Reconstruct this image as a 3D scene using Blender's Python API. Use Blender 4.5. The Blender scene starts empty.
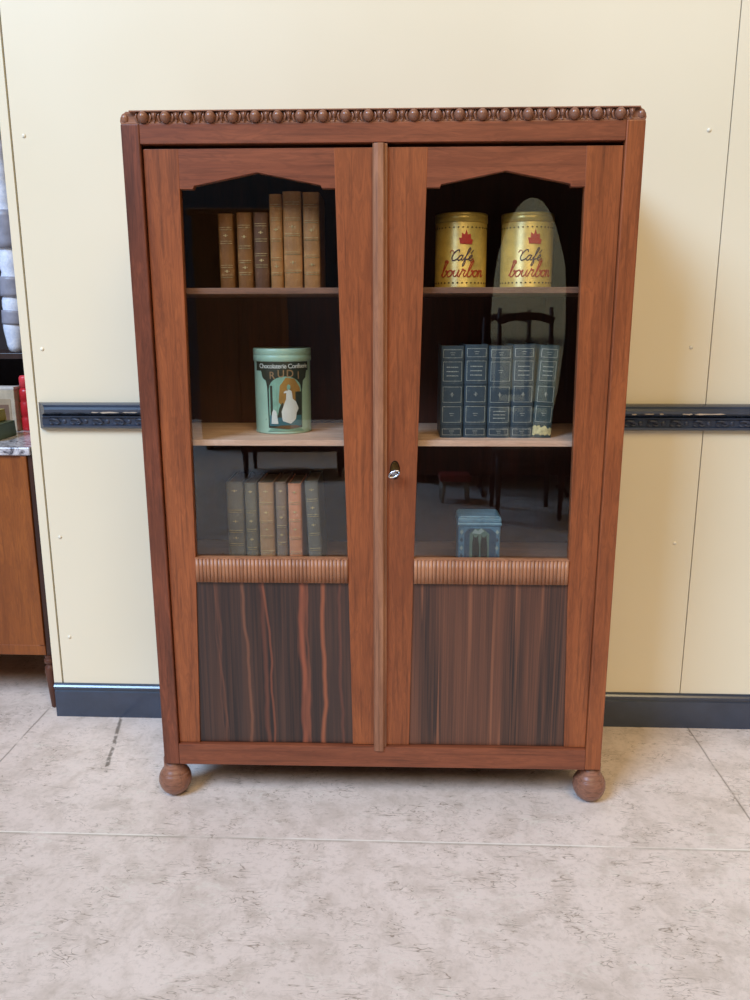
import bpy, bmesh, math, random
from mathutils import Vector, Matrix
random.seed(7)
S = bpy.context.scene
COL = S.collection
PI = math.pi

# ------------------------------------------------------------------ camera
def make_camera():
    cd = bpy.data.cameras.new('camera'); cam = bpy.data.objects.new('camera', cd); COL.objects.link(cam)
    pitch, yaw, roll = 0.22259, -0.04213, -0.001746
    cp, sp, cy, sy = math.cos(pitch), math.sin(pitch), math.cos(yaw), math.sin(yaw)
    f = Vector((sy*cp, cy*cp, -sp)); r = Vector((cy, -sy, 0)); u = r.cross(f)
    r2 = r*math.cos(roll)+u*math.sin(roll); u2 = u*math.cos(roll)-r*math.sin(roll)
    m = Matrix((r2, u2, -f)).transposed().to_4x4(); m.translation = (0.0678, -1.946, 1.2885)
    cam.matrix_world = m
    cd.sensor_fit = 'VERTICAL'; cd.sensor_height = 36; cd.sensor_width = 27; cd.lens = 28.8
    cd.clip_start = .02; cd.clip_end = 100
    S.camera = cam
make_camera()

# ------------------------------------------------------------------ world, lights, exposure
w = bpy.data.worlds.new('world'); S.world = w; w.use_nodes = True
w.node_tree.nodes['Background'].inputs[0].default_value = (1.0, .78, .46, 1)
w.node_tree.nodes['Background'].inputs[1].default_value = .12
def area(name, loc, target, sx, sy, power, col):
    l = bpy.data.lights.new(name, 'AREA'); l.shape = 'RECTANGLE'; l.size = sx; l.size_y = sy; l.energy = power; l.color = col
    o = bpy.data.objects.new(name, l); COL.objects.link(o); o.location = loc
    o.rotation_euler = (Vector(target)-Vector(loc)).to_track_quat('-Z', 'Y').to_euler()
    return o
area('skylight', (-6.0, -7.2, 8.6), (.3, .2, .8), 4.4, 4.0, 1700, (.44, .665, 1.0))
area('warm_overhead_fill', (1.6, -7.6, 9.0), (.3, .2, .6), 7.0, 6.0, 800, (1.0, .77, .45))  # added warm fill from overhead, not a lamp of the room
S.view_settings.view_transform = 'Standard'; S.view_settings.look = 'None'
S.view_settings.gamma = 1; S.view_settings.exposure = 0; S.view_settings.use_curve_mapping = False

# ------------------------------------------------------------------ node helpers
def srgb(c):
    return tuple(((x/255)/12.92 if x/255 <= .04045 else ((x/255+.055)/1.055)**2.4) for x in c)+(1,)
class NT:
    def __init__(s, name):
        s.m = bpy.data.materials.new(name); s.m.use_nodes = True; s.t = s.m.node_tree
        s.b = s.t.nodes['Principled BSDF']
    def n(s, typ, **k):
        nd = s.t.nodes.new(typ)
        for a, v in k.items(): setattr(nd, a, v)
        return nd
    def l(s, a, b): s.t.links.new(a, b)
    def coords(s, scale=(1, 1, 1), loc=(0, 0, 0)):
        tc = s.n('ShaderNodeTexCoord'); mp = s.n('ShaderNodeMapping')
        mp.inputs['Scale'].default_value = scale; mp.inputs['Location'].default_value = loc
        s.l(tc.outputs['Object'], mp.inputs['Vector']); return mp.outputs['Vector']
    def noise(s, vec, scale, detail=3, rough=.5, dist=0):
        nd = s.n('ShaderNodeTexNoise'); nd.inputs['Scale'].default_value = scale; nd.inputs['Detail'].default_value = detail
        nd.inputs['Roughness'].default_value = rough; nd.inputs['Distortion'].default_value = dist
        s.l(vec, nd.inputs['Vector']); return nd.outputs['Fac']
    def ramp(s, fac, stops):
        nd = s.n('ShaderNodeValToRGB'); e = nd.color_ramp.elements
        while len(e) < len(stops): e.new(.5)
        for i, (p, c) in enumerate(stops):
            e[i].position = p; e[i].color = c if len(c) == 4 else srgb(c)
        s.l(fac, nd.inputs['Fac']); return nd.outputs['Color']
    def mix(s, fac, a, b, mode='MIX'):
        nd = s.n('ShaderNodeMix'); nd.data_type = 'RGBA'; nd.blend_type = mode
        for sock, v in ((nd.inputs[0], fac), (nd.inputs[6], a), (nd.inputs[7], b)):
            if isinstance(v, (int, float)): sock.default_value = v
            elif isinstance(v, tuple): sock.default_value = v
            else: s.l(v, sock)
        return nd.outputs[2]
    def math(s, op, a, b=None, c=None):
        nd = s.n('ShaderNodeMath'); nd.operation = op
        for i, v in enumerate((a, b, c)):
            if v is None: continue
            if isinstance(v, (int, float)): nd.inputs[i].default_value = v
            else: s.l(v, nd.inputs[i])
        return nd.outputs[0]
    def bump(s, h, strength, dist=.002):
        nd = s.n('ShaderNodeBump'); nd.inputs['Strength'].default_value = strength; nd.inputs['Distance'].default_value = dist
        s.l(h, nd.inputs['Height']); s.l(nd.outputs['Normal'], s.b.inputs['Normal'])
    def set(s, col=None, rough=None, metal=None, spec=None, coat=None):
        if col is not None:
            if isinstance(col, tuple): s.b.inputs['Base Color'].default_value = col
            else: s.l(col, s.b.inputs['Base Color'])
        for k, v in (('Roughness', rough), ('Metallic', metal), ('Specular IOR Level', spec), ('Coat Weight', coat)):
            if v is not None: s.b.inputs[k].default_value = v
        return s.m

def plain(name, rgb, rough=.6, var=.12, scale=25, metal=0, spec=.5, bump=.1):
    t = NT(name); v = t.coords(); n = t.noise(v, scale, 4, .6)
    c = srgb(rgb); d = tuple(x*(1-var*2) for x in c[:3])+(1,); h = tuple(min(1, x*(1+var)) for x in c[:3])+(1,)
    t.set(t.ramp(n, [(.3, d), (.7, h)]), rough, metal, spec); t.bump(n, bump, .001); return t.m

def wood(name, dark, light, axis='z', pore=(45, 22, 15), rough=.38, scale=1.0, seed=0, fig=.5):
    t = NT(name)
    lo = {'x': (1.1, 9, 9), 'y': (9, 1.1, 9), 'z': (9, 9, 1.1)}[axis]
    hi = {'x': (4, 110, 110), 'y': (110, 4, 110), 'z': (110, 110, 4)}[axis]
    v = t.coords(lo, (seed*3.1, seed*1.7, seed*2.3)); broad = t.noise(v, 1.6*scale, 3, .55, 1.2)
    fine = t.noise(t.coords(hi, (seed, seed, seed)), 1*scale, 3, .6)
    rings = t.noise(v, 7*scale, 2, .5, 2.2)
    mid = t.ramp(broad, [(.3, dark), (.7, light)])
    rg = t.ramp(rings, [(.38, (0, 0, 0, 1)), (.5, (1, 1, 1, 1)), (.62, (.2, .2, .2, 1))])
    m1 = t.mix(t.math('MULTIPLY', rg, fig), mid, t.mix(.55, mid, srgb(pore)))
    pf = t.ramp(fine, [(.52, (0, 0, 0, 1)), (.68, (1, 1, 1, 1))])
    col = t.mix(t.math('MULTIPLY', pf, .38), m1, srgb(pore))
    t.set(col, rough, 0, .45); t.bump(fine, .18, .0008); return t.m

M = {}
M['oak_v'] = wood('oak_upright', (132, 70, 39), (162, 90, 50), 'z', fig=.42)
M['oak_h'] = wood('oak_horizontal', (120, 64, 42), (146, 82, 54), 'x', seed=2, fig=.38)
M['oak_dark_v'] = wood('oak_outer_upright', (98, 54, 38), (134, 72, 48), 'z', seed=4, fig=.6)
M['oak_pale_v'] = wood('oak_cover_strip', (142, 92, 66), (172, 120, 88), 'z', seed=5, fig=.3)
M['oak_carved'] = wood('oak_carved', (136, 92, 72), (166, 118, 94), 'x', seed=6, rough=.24, fig=.15)
M['oak_flute'] = wood('oak_fluted', (158, 104, 74), (182, 126, 92), 'z', seed=8, fig=.2)
M['oak_shelf'] = wood('lit_raw_oak_shelf', (226, 176, 150), (244, 204, 180), 'x', seed=9, fig=.3, rough=.6, pore=(120, 80, 60))  # middle shelf: the light falling on it is painted into this pale oak
M['oak_shelf_shaded'] = wood('shaded_oak_shelf', (120, 84, 68), (150, 106, 86), 'x', seed=9, fig=.3, rough=.5, pore=(70, 40, 30))  # darker copy of the shelf oak, shade painted in, for the other shelves
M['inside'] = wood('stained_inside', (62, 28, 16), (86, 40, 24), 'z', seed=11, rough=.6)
M['foot'] = wood('turned_foot_wood', (140, 94, 74), (164, 114, 90), 'x', seed=12, rough=.35)

def ebony(name, base, mid, streak, s1, thr, seed):
    t = NT(name)
    v = t.coords((34*s1, 34, .9), (seed, seed, seed)); a = t.noise(v, 1, 2, .5, .35)
    v2 = t.coords((150*s1, 150, 2.2), (seed, 0, seed)); b = t.noise(v2, 1, 3, .6, .3)
    v3 = t.coords((9*s1, 9, .5), (seed*2, 0, seed)); c = t.noise(v3, 1.3, 2, .5, .4)
    base1 = t.mix(t.ramp(c, [(.35, (0, 0, 0, 1)), (.65, (1, 1, 1, 1))]), srgb(base), srgb(mid))
    base2 = t.mix(t.math('MULTIPLY', t.ramp(b, [(.4, (0, 0, 0, 1)), (.7, (1, 1, 1, 1))]), .4), base1, srgb(streak))
    st = t.ramp(a, [(thr, (0, 0, 0, 1)), (thr+.07, (1, 1, 1, 1))])
    t.set(t.mix(t.math('MULTIPLY', st, .8), base2, srgb(streak)), .3, 0, .5); return t.m
def ebony_bold():
    t = NT('macassar_veneer_bold'); tc = t.n('ShaderNodeTexCoord'); sp = t.n('ShaderNodeSeparateXYZ'); t.l(tc.outputs['Object'], sp.inputs[0]); X, Z = sp.outputs[0], sp.outputs[2]
    fine = t.noise(t.coords((130, 130, 1.6), (3, 0, 3)), 1, 3, .6, .2); broad = t.noise(t.coords((22, 22, .8), (5, 0, 5)), 1, 2, .5, .3)
    col = t.mix(t.ramp(broad, [(.35, (0, 0, 0, 1)), (.65, (1, 1, 1, 1))]), srgb((40, 32, 32)), srgb((62, 46, 42)))
    col = t.mix(t.math('MULTIPLY', t.ramp(fine, [(.4, (0, 0, 0, 1)), (.7, (1, 1, 1, 1))]), .3), col, srgb((118, 76, 56)))
    for i, (x0, sl, hw, am, c) in enumerate(((-.400, .03, .0035, .45, (140, 84, 60)), (-.384, .05, .0015, .3, (150, 92, 66)), (-.325, .035, .004, .7, (164, 104, 74)), (-.284, .03, .0055, .5, (152, 84, 60)), (-.270, .03, .003, .75, (172, 96, 66)),
              (-.206, .0, .005, .7, (166, 88, 60)), (-.196, .008, .0085, .75, (176, 96, 66)), (-.186, .004, .003, .6, (160, 90, 62)), (-.155, -.006, .0052, .95, (192, 108, 70)), (-.100, .01, .004, .45, (150, 84, 62)), (-.430, .0, .002, .3, (140, 86, 64)))):
        wb_ = t.noise(t.coords((.6, 1, 3.5), (i*3.7, 0, i*5.1)), 1.6, 2, .5)
        e = t.math('ADD', t.math('ADD', t.math('SUBTRACT', X, x0-sl*.4), t.math('MULTIPLY', Z, sl*.0-sl*-.9)), t.math('MULTIPLY', t.math('SUBTRACT', wb_, .5), .035))
        f = t.math('SUBTRACT', 1.0, t.math('DIVIDE', t.math('ABSOLUTE', e), hw*1.5)); f = t.math('MULTIPLY', t.math('MINIMUM', t.math('MAXIMUM', f, 0.0), .8), am*.62)
        col = t.mix(f, col, srgb(c))
    t.set(col, .3, 0, .5); return t.m
M['ebony_l'] = ebony_bold()
M['ebony_r'] = ebony('macassar_veneer_fine', (46, 36, 35), (98, 62, 48), (136, 86, 62), 1.5, .60, 5.7)

def glass_mat():
    t = NT('old_window_glass'); nt = t.t; nt.nodes.remove(t.b)
    out = [n for n in nt.nodes if n.type == 'OUTPUT_MATERIAL'][0]
    tr = t.n('ShaderNodeBsdfTransparent'); tr.inputs[0].default_value = (.95, .965, .955, 1)
    gl = t.n('ShaderNodeBsdfGlossy'); gl.inputs['Roughness'].default_value = .012
    geo = t.n('ShaderNodeNewGeometry'); dp = t.n('ShaderNodeVectorMath'); dp.operation = 'DOT_PRODUCT'
    t.l(geo.outputs['Incoming'], dp.inputs[0]); t.l(geo.outputs['Normal'], dp.inputs[1])
    c = t.math('ABSOLUTE', dp.outputs['Value']); k = t.math('POWER', t.math('SUBTRACT', 1.0, c), 5.0)
    fac = t.math('ADD', t.math('MULTIPLY', k, .94), .055)
    mx = t.n('ShaderNodeMixShader'); t.l(fac, mx.inputs[0]); t.l(tr.outputs[0], mx.inputs[1]); t.l(gl.outputs[0], mx.inputs[2])
    n = t.noise(t.coords((1, 1, 1)), 5, 2); bp = t.n('ShaderNodeBump'); bp.inputs['Strength'].default_value = .05; bp.inputs['Distance'].default_value = .004
    t.l(n, bp.inputs['Height']); t.l(bp.outputs[0], gl.inputs['Normal'])
    t.l(mx.outputs[0], out.inputs[0]); return t.m
M['glass'] = glass_mat()

def wall_mat(name):
    t = NT(name); v = t.coords()
    n = t.noise(v, 1.3, 3, .5); f = t.noise(v, 90, 3, .6)
    c = t.ramp(n, [(.3, (230, 219, 192)), (.7, (236, 226, 201))])
    t.set(c, .42, 0, .4); t.bump(f, .06, .001); return t.m
M['wall'] = wall_mat('cream_painted_panel')
M['groove'] = plain('shadow_gap', (120, 105, 80), .8)
M['navy'] = plain('navy_gloss_paint', (42, 54, 74), .24, .12, 12, spec=.9)
M['chip'] = plain('bare_chipped_plaster', (205, 190, 170), .7)

def floor_mat():
    t = NT('worn_concrete_floor'); tc = t.n('ShaderNodeTexCoord'); sp = t.n('ShaderNodeSeparateXYZ'); t.l(tc.outputs['Object'], sp.inputs[0])
    v = tc.outputs['Object']; X, Y = sp.outputs[0], sp.outputs[1]
    big = t.noise(v, 1.4, 4, .6); med = t.noise(v, 11, 6, .7, .5)
    base = t.ramp(big, [(.3, (217, 201, 191)), (.7, (231, 216, 207))])
    base = t.mix(t.math('MULTIPLY', t.ramp(med, [(.35, (1, 1, 1, 1)), (.55, (0, 0, 0, 1))]), .34), base, srgb((158, 142, 124)))
    grit = t.noise(v, 60, 4, .7); base = t.mix(t.math('MULTIPLY', t.ramp(grit, [(.35, (1, 1, 1, 1)), (.5, (0, 0, 0, 1))]), .25), base, srgb((160, 146, 132)))
    # scuffs: short, curved thin marks
    def marks(sc, seed, rot, lo, hi):
        tcm = t.n('ShaderNodeMapping'); t.l(v, tcm.inputs[0]); tcm.inputs['Rotation'].default_value = (0, 0, rot); tcm.inputs['Location'].default_value = (seed, seed*2, 0)
        tcm.inputs['Scale'].default_value = (1, 3.2, 1)
        a = t.noise(tcm.outputs[0], sc, 2, .5, 1.8)
        line = t.math('ABSOLUTE', t.math('SUBTRACT', a, .5))
        thin = t.ramp(line, [(.0, (1, 1, 1, 1)), (.018, (0, 0, 0, 1))])
        msk = t.ramp(t.noise(v, sc*.9+seed*.1, 3, .6), [(lo, (0, 0, 0, 1)), (hi, (1, 1, 1, 1))])
        return t.math('MULTIPLY', thin, msk)
    base = t.mix(t.math('MULTIPLY', marks(9, 3.3, .5, .50, .60), .75), base, srgb((112, 94, 74)))
    base = t.mix(t.math('MULTIPLY', marks(13, 9.7, -.7, .51, .60), .7), base, srgb((120, 102, 82)))
    base = t.mix(t.math('MULTIPLY', marks(6, 14.2, 1.4, .48, .56), .5), base, srgb((226, 220, 208)))
    dots = t.ramp(t.noise(v, 38, 2, .5), [(.74, (0, 0, 0, 1)), (.78, (1, 1, 1, 1))])
    base = t.mix(t.math('MULTIPLY', dots, .5), base, srgb((96, 84, 70)))
    wob = t.math('MULTIPLY', t.math('SUBTRACT', t.noise(v, 8, 3), .5), .012)
    def seam(expr, half, col, amt, brk=None):
        f = t.ramp(t.math('ABSOLUTE', expr), [(half*.5, (1, 1, 1, 1)), (half, (0, 0, 0, 1))])
        f = t.math('MULTIPLY', f, amt)
        if brk: f = t.math('MULTIPLY', f, t.ramp(t.noise(v, brk, 3), [(.4, (.15, .15, .15, 1)), (.5, (1, 1, 1, 1))]))
        return t.mix(f, nonlocal_base[0], srgb(col))
    nonlocal_base = [base]
    d = t.math('ADD', t.math('ADD', Y, .1625), t.math('MULTIPLY', wob, .12))
    nonlocal_base[0] = seam(t.math('ADD', d, .004), .005, (140, 126, 108), .55, 6)
    nonlocal_base[0] = seam(d, .0035, (244, 238, 228), .95, 3)
    behind = t.math('GREATER_THAN', Y, -.16)
    for off, ph in ((1.145, .4), (-.975, .8)):
        e = t.math('ADD', t.math('ADD', X, off), t.math('MULTIPLY', wob, .5))
        e = t.math('ADD', e, t.math('MULTIPLY', t.math('SUBTRACT', 1.0, behind), 5))
        nonlocal_base[0] = seam(e, .004, (104, 90, 74), .75, 9)
    # chipped crack left of the bookcase
    e = t.math('ADD', t.math('ADD', t.math('MULTIPLY', Y, .215), t.math('ADD', X, .782)), t.math('MULTIPLY', wob, 1.6))
    e = t.math('ADD', e, t.math('MULTIPLY', t.math('LESS_THAN', Y, .12), 5))
    nonlocal_base[0] = seam(e, .007, (92, 82, 70), .8, 40)
    t.set(nonlocal_base[0], .45, 0, .35)
    t.bump(med, .12, .002); return t.m
M['floor'] = floor_mat()

# ------------------------------------------------------------------ mesh helpers
class MB:
    def __init__(s): s.b = bmesh.new()
    def faces(s, verts, faces, mi=0, smooth=False):
        vs = [s.b.verts.new(v) for v in verts]
        for f in faces:
            try: fc = s.b.faces.new([vs[i] for i in f]); fc.material_index = mi; fc.smooth = smooth
            except ValueError: pass
        return s
    def box(s, x0, x1, y0, y1, z0, z1, mi=0):
        v = [(x0, y0, z0), (x1, y0, z0), (x1, y1, z0), (x0, y1, z0), (x0, y0, z1), (x1, y0, z1), (x1, y1, z1), (x0, y1, z1)]
        return s.faces(v, [(0, 3, 2, 1), (4, 5, 6, 7), (0, 1, 5, 4), (1, 2, 6, 5), (2, 3, 7, 6), (3, 0, 4, 7)], mi)
    def prism(s, pts, a0, a1, plane='xz', mi=0, smooth=False):   # polygon extruded along the remaining axis
        n = len(pts)
        def P(p, a): return {'xz': (p[0], a, p[1]), 'yz': (a, p[0], p[1]), 'xy': (p[0], p[1], a)}[plane]
        v = [P(p, a0) for p in pts]+[P(p, a1) for p in pts]
        f = [tuple(range(n)), tuple(range(2*n-1, n-1, -1))]
        s.faces(v, f+[(i, i+n, (i+1) % n+n, (i+1) % n) for i in range(n)], mi)
        if smooth:
            for fc in list(s.b.faces)[-n:]: fc.smooth = True
        return s
    def lathe(s, prof, cx=0, cy=0, seg=32, mi=0, caps=True):
        v = []; f = []; n = len(prof)
        for r, z in prof:
            for k in range(seg):
                a = 2*PI*k/seg; v.append((cx+r*math.cos(a), cy+r*math.sin(a), z))
        for i in range(n-1):
            for k in range(seg):
                k2 = (k+1) % seg; f.append((i*seg+k, i*seg+k2, (i+1)*seg+k2, (i+1)*seg+k))
        s.faces(v, f, mi, True)
        if caps:
            for i in (0, n-1):
                s.faces([v[i*seg+k] for k in range(seg)], [tuple(range(seg))], mi)
        return s
    def tube(s, pts, r, seg=10, mi=0, flat=1.0):
        pts = [Vector(p) for p in pts]; n = len(pts); v = []; f = []
        rs = r if isinstance(r, (list, tuple)) else [r]*n
        for i, p in enumerate(pts):
            d = (pts[min(i+1, n-1)]-pts[max(i-1, 0)]).normalized()
            up = Vector((0, 1, 0)) if abs(d.y) < .9 else Vector((1, 0, 0))
            a = d.cross(up).normalized(); b = d.cross(a).normalized()
            for k in range(seg):
                t = 2*PI*k/seg; v.append(tuple(p+a*rs[i]*math.cos(t)+b*rs[i]*flat*math.sin(t)))
        for i in range(n-1):
            for k in range(seg):
                k2 = (k+1) % seg; f.append((i*seg+k, i*seg+k2, (i+1)*seg+k2, (i+1)*seg+k))
        f += [tuple(range(seg)), tuple(range(n*seg-1, (n-1)*seg-1, -1))]
        return s.faces(v, f, mi, True)
    def ellipsoid(s, c, r, mi=0, u=16, w_=10):
        v = []; f = []
        for i in range(w_+1):
            th = PI*i/w_
            for k in range(u):
                ph = 2*PI*k/u; v.append((c[0]+r[0]*math.sin(th)*math.cos(ph), c[1]+r[1]*math.sin(th)*math.sin(ph), c[2]+r[2]*math.cos(th)))
        for i in range(w_):
            for k in range(u):
                k2 = (k+1) % u; f.append((i*u+k, i*u+k2, (i+1)*u+k2, (i+1)*u+k))
        return s.faces(v, f, mi, True)
    def xf(s, m, since=0):
        bmesh.ops.transform(s.b, matrix=m, verts=list(s.b.verts)[since:]); return s
    def build(s, name, mats, parent=None, bevel=0, loc=None):
        bmesh.ops.remove_doubles(s.b, verts=s.b.verts, dist=1e-6)
        bmesh.ops.recalc_face_normals(s.b, faces=s.b.faces)
        me = bpy.data.meshes.new(name); s.b.to_mesh(me); s.b.free()
        for m in (mats if isinstance(mats, (list, tuple)) else [mats]): me.materials.append(m)
        o = bpy.data.objects.new(name, me); COL.objects.link(o)
        if parent is not None: o.parent = parent
        if loc: o.location = loc
        if bevel:
            b = o.modifiers.new('bevel', 'BEVEL'); b.width = bevel; b.segments = 2; b.limit_method = 'ANGLE'; b.angle_limit = math.radians(40)
        return o
def thing(name, label, cat, loc=(0, 0, 0), rz=0, group=None):
    o = bpy.data.objects.new(name, None); COL.objects.link(o); o.empty_display_size = .05
    o.location = loc; o.rotation_euler = (0, 0, rz); o['label'] = label; o['category'] = cat
    if group: o['group'] = group
    return o
def tag(o, label, cat, group=None):
    o['label'] = label; o['category'] = cat
    if group: o['group'] = group
    return o
def struct(o): o['kind'] = 'structure'; return o

# ------------------------------------------------------------------ the room
WY = .4531    # face of the panelled partition
struct(MB().box(-6, 5, -8.5, 4.2, -.05, 0).build('floor', M['floor']))
b = MB()
SE = [(-1.095, -1.0690), (-1.0630, .9405), (.9435, 2.95), (2.953, 4.6)]
for x0, x1 in SE: b.box(x0, x1, WY, WY+.012, 0, 3.2)
b.box(-1.090, 4.6, WY+.0105, WY+.11, 0, 3.2, 1)
wb = struct(b.build('wall_back', [M['wall'], M['groove']]))
def screw(x, z):
    MB().lathe([(.0001, .0035), (.003, .003), (.0055, .0015), (.006, 0)], seg=14).xf(Matrix.Translation((x, WY, z)) @ Matrix.Rotation(PI/2, 4, 'X')).build('nail_head', M['nail'], wb)
M['nail'] = plain('painted_nail', (240, 234, 214), .35)
for x, z in ((-1.029, 1.797), (-1.033, 1.202), (-1.031, .617), (.885, 1.792), (.886, 1.207), (.886, .617), (-1.03, .28)): screw(x, z)
# chair rail with carved band
def rail(x0, x1, mitre):
    prof = [(0, .964), (-.012, .964), (-.019, .968), (-.020, .974), (-.016, .977), (-.016, .996), (-.021, .999), (-.021, 1.003), (-.016, 1.006),
            (-.026, 1.010), (-.034, 1.016), (-.036, 1.024), (-.034, 1.031), (-.028, 1.037), (-.018, 1.041), (0, 1.043)]
    b = MB(); n = len(prof); v = []
    for (y, z) in prof: v.append((x0-(y*.9+.03 if mitre else 0)*1 + (-.0), WY+y, z))
    for (y, z) in prof: v.append((x1, WY+y, z))
    b.faces(v, [tuple(range(n)), tuple(range(2*n-1, n-1, -1))]+[(i, i+n, (i+1) % n+n, (i+1) % n) for i in range(n)])
    return b
r0 = struct(rail(-1.030, 4.5, True).build('trim_1', M['navy']))
x = -1.03; k = 0
orn = MB()
while x < 4.4:
    # a running leaf: two curled lobes and a bud
    orn.tube([(x+.006, WY-.017, .990), (x+.016, WY-.020, .994), (x+.030, WY-.020, .992), (x+.040, WY-.019, .984), (x+.032, WY-.019, .979), (x+.022, WY-.019, .983)], [.0018, .003, .0035, .003, .0025, .0015], 8)
    orn.tube([(x+.004, WY-.017, .982), (x+.013, WY-.019, .979), (x+.020, WY-.018, .977)], [.0015, .0028, .001], 8)
    orn.ellipsoid((x+.030, WY-.017, .987), (.005, .004, .003), u=10, w_=6)
    orn.ellipsoid((x+.053, WY-.016, .986), (.007, .003, .007), u=10, w_=6)
    x += .0665
orn.build('carved_band', plain('navy_paint_worn_high', (58, 64, 80), .3, .2, 40), r0)
chips = MB()
for (cx0, cx1, z, h) in [(-.885, -.862, 1.016, .0035), (-.86, -.80, 1.0155, .0042), (-.79, -.745, 1.016, .0035), (-.73, -.70, 1.016, .005), (.63, .655, 1.0165, .0035), (.66, .70, 1.016, .003), (.72, .735, 1.015, .003), (.755, .785, 1.016, .003), (.80, .812, 1.016, .0035), (.865, .895, 1.016, .0045), (.90, .99, 1.016, .004)]:
    N = 7; up = []; dn = []
    for i in range(N):
        xx = cx0+(cx1-cx0)*i/(N-1); e = 0 if i in (0, N-1) else 1
        up.append((xx, WY-.0352, z+h*.5*e*random.uniform(.5, 1.2))); dn.append((xx, WY-.0345, z-h*.5*e*random.uniform(.4, 1.2)-.0003))
    vv = up+dn[::-1]; m = len(vv)
    chips.faces(vv+[(p[0], p[1]+.003, p[2]) for p in vv], [tuple(range(m)), tuple(range(2*m-1, m-1, -1))]+[(i, i+m, (i+1) % m+m, (i+1) % m) for i in range(m)])
chips.build('paint_chips', M['chip'], r0)
# baseboard
prof = [(0, 0), (-.006, 0), (-.006, .090), (-.004, .094), (-.004, .098), (-.010, .101), (-.010, .108), (-.006, .113), (-.003, .119), (0, .119)]
b = MB(); b.prism([(WY+y, z) for y, z in prof], -1.094, 4.6, 'yz')
struct(b.build('baseboard_back', M['navy']))
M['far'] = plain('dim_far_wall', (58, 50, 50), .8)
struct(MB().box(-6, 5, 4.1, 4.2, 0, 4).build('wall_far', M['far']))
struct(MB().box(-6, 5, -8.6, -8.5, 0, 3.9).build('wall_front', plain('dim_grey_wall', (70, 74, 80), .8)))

# ------------------------------------------------------------------ the bookcase
PHI = .0119
bc = thing('bookcase', 'tall reddish oak display bookcase with two glazed doors, egg-carved top edge and ball feet', 'bookcase', (0, 0, 0), PHI)
D = .405
for s in (-1, 1):
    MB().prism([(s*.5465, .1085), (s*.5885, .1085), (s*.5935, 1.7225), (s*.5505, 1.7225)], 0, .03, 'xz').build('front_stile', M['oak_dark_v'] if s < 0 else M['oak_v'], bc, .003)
    MB().prism([(s*.568, .1085), (s*.5855, .1085), (s*.5895, 1.7225), (s*.572, 1.7225)], .03, D, 'xz').build('side_panel', M['oak_v'], bc)
MB().box(-.5505, .5505, .001, .03, 1.6795, 1.7225).build('top_rail', M['oak_h'], bc, .0015)
MB().box(-.5467, .5467, .000, .03, .1085, .1685).build('bottom_rail', M['oak_h'], bc, .002)
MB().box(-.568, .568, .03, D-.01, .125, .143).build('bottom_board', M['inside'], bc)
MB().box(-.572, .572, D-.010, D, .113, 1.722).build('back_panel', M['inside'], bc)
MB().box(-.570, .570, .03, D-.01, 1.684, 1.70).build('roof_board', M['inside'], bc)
MB().box(-.5685, .5685, .050, D-.01, 1.3485, 1.3625).build('shelf', M['oak_shelf_shaded'], bc, .001)
MB().box(-.5685, .5685, .050, D-.01, .9755, .9905).build('shelf', M['oak_shelf'], bc, .001)
MB().box(-.5685, .5685, .050, D-.01, .615, .630).build('shelf', M['oak_shelf_shaded'], bc, .001)
# inside back faces are dark, as are the inner side linings
for s in (-1, 1):
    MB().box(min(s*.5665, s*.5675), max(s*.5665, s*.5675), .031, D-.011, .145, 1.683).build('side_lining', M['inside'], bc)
# cornice
cor = MB(); c0 = .5935
cor.box(-c0+.002, c0-.002, .004, D, 1.7225, 1.727)
cor.prism([(-c0, 1.7225), (c0, 1.7225), (c0+.002, 1.729), (c0, 1.738), (c0-.012, 1.7495), (-c0+.012, 1.7495), (-c0, 1.738), (-c0-.002, 1.729)], .006, D, 'xz')
cor.box(-c0+.022, c0-.014, -.003, D, 1.7472, 1.7502)
co = cor.build('cornice', M['oak_carved'], bc, .001)
bead = None
def bead_mesh():
    b = MB(); b.ellipsoid((0, .003, .0008), (.0122, .0150, .0132))
    # the crescent husk round the egg
    for s in (-1, 1):
        b.tube([(s*.006, .006, -.0125), (s*.0145, .004, -.008), (s*.0175, .003, .001), (s*.0150, .004, .009), (s*.010, .006, .0125)], [.0012, .0022, .0026, .0022, .0012], 8)
    b.prism([(.0178, .012), (.0330, .012), (.0300, .0035), (.0254, -.012), (.0208, .0035)], .0005, .009, 'xz')
    b.ellipsoid((.0254, .002, .003), (.0042, .006, .0085), u=12, w_=8)
    return b
for i in range(22):
    xx = -.5405+i*.05125
    if bead is None: bead = bead_mesh().build('carved_egg', M['oak_carved'], co); bead.location = (xx, 0, 1.7355)
    else:
        c = bead.copy(); COL.objects.link(c); c.location = (xx, 0, 1.7355)
for s in (-1, 1):
    MB().ellipsoid((s*.5840, .010, 1.7350), (.0095, .0100, .0120)).build('carved_egg', M['oak_carved'], co)
# feet
fp = [(.0001, 0), (.012, .0005), (.024, .0055), (.034, .0145), (.041, .027), (.0445, .041), (.0435, .055), (.040, .064), (.0385, .0665), (.037, .066), (.0365, .069), (.034, .0745), (.030, .079), (.0285, .083), (.0285, .1083)]
for x, y in ((-.5725, .038), (.570, .038), (-.545, D-.05), (.545, D-.05)):
    MB().lathe(fp, seg=36).build('ball_foot', M['foot'], bc, loc=(x, y, 0))

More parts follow.
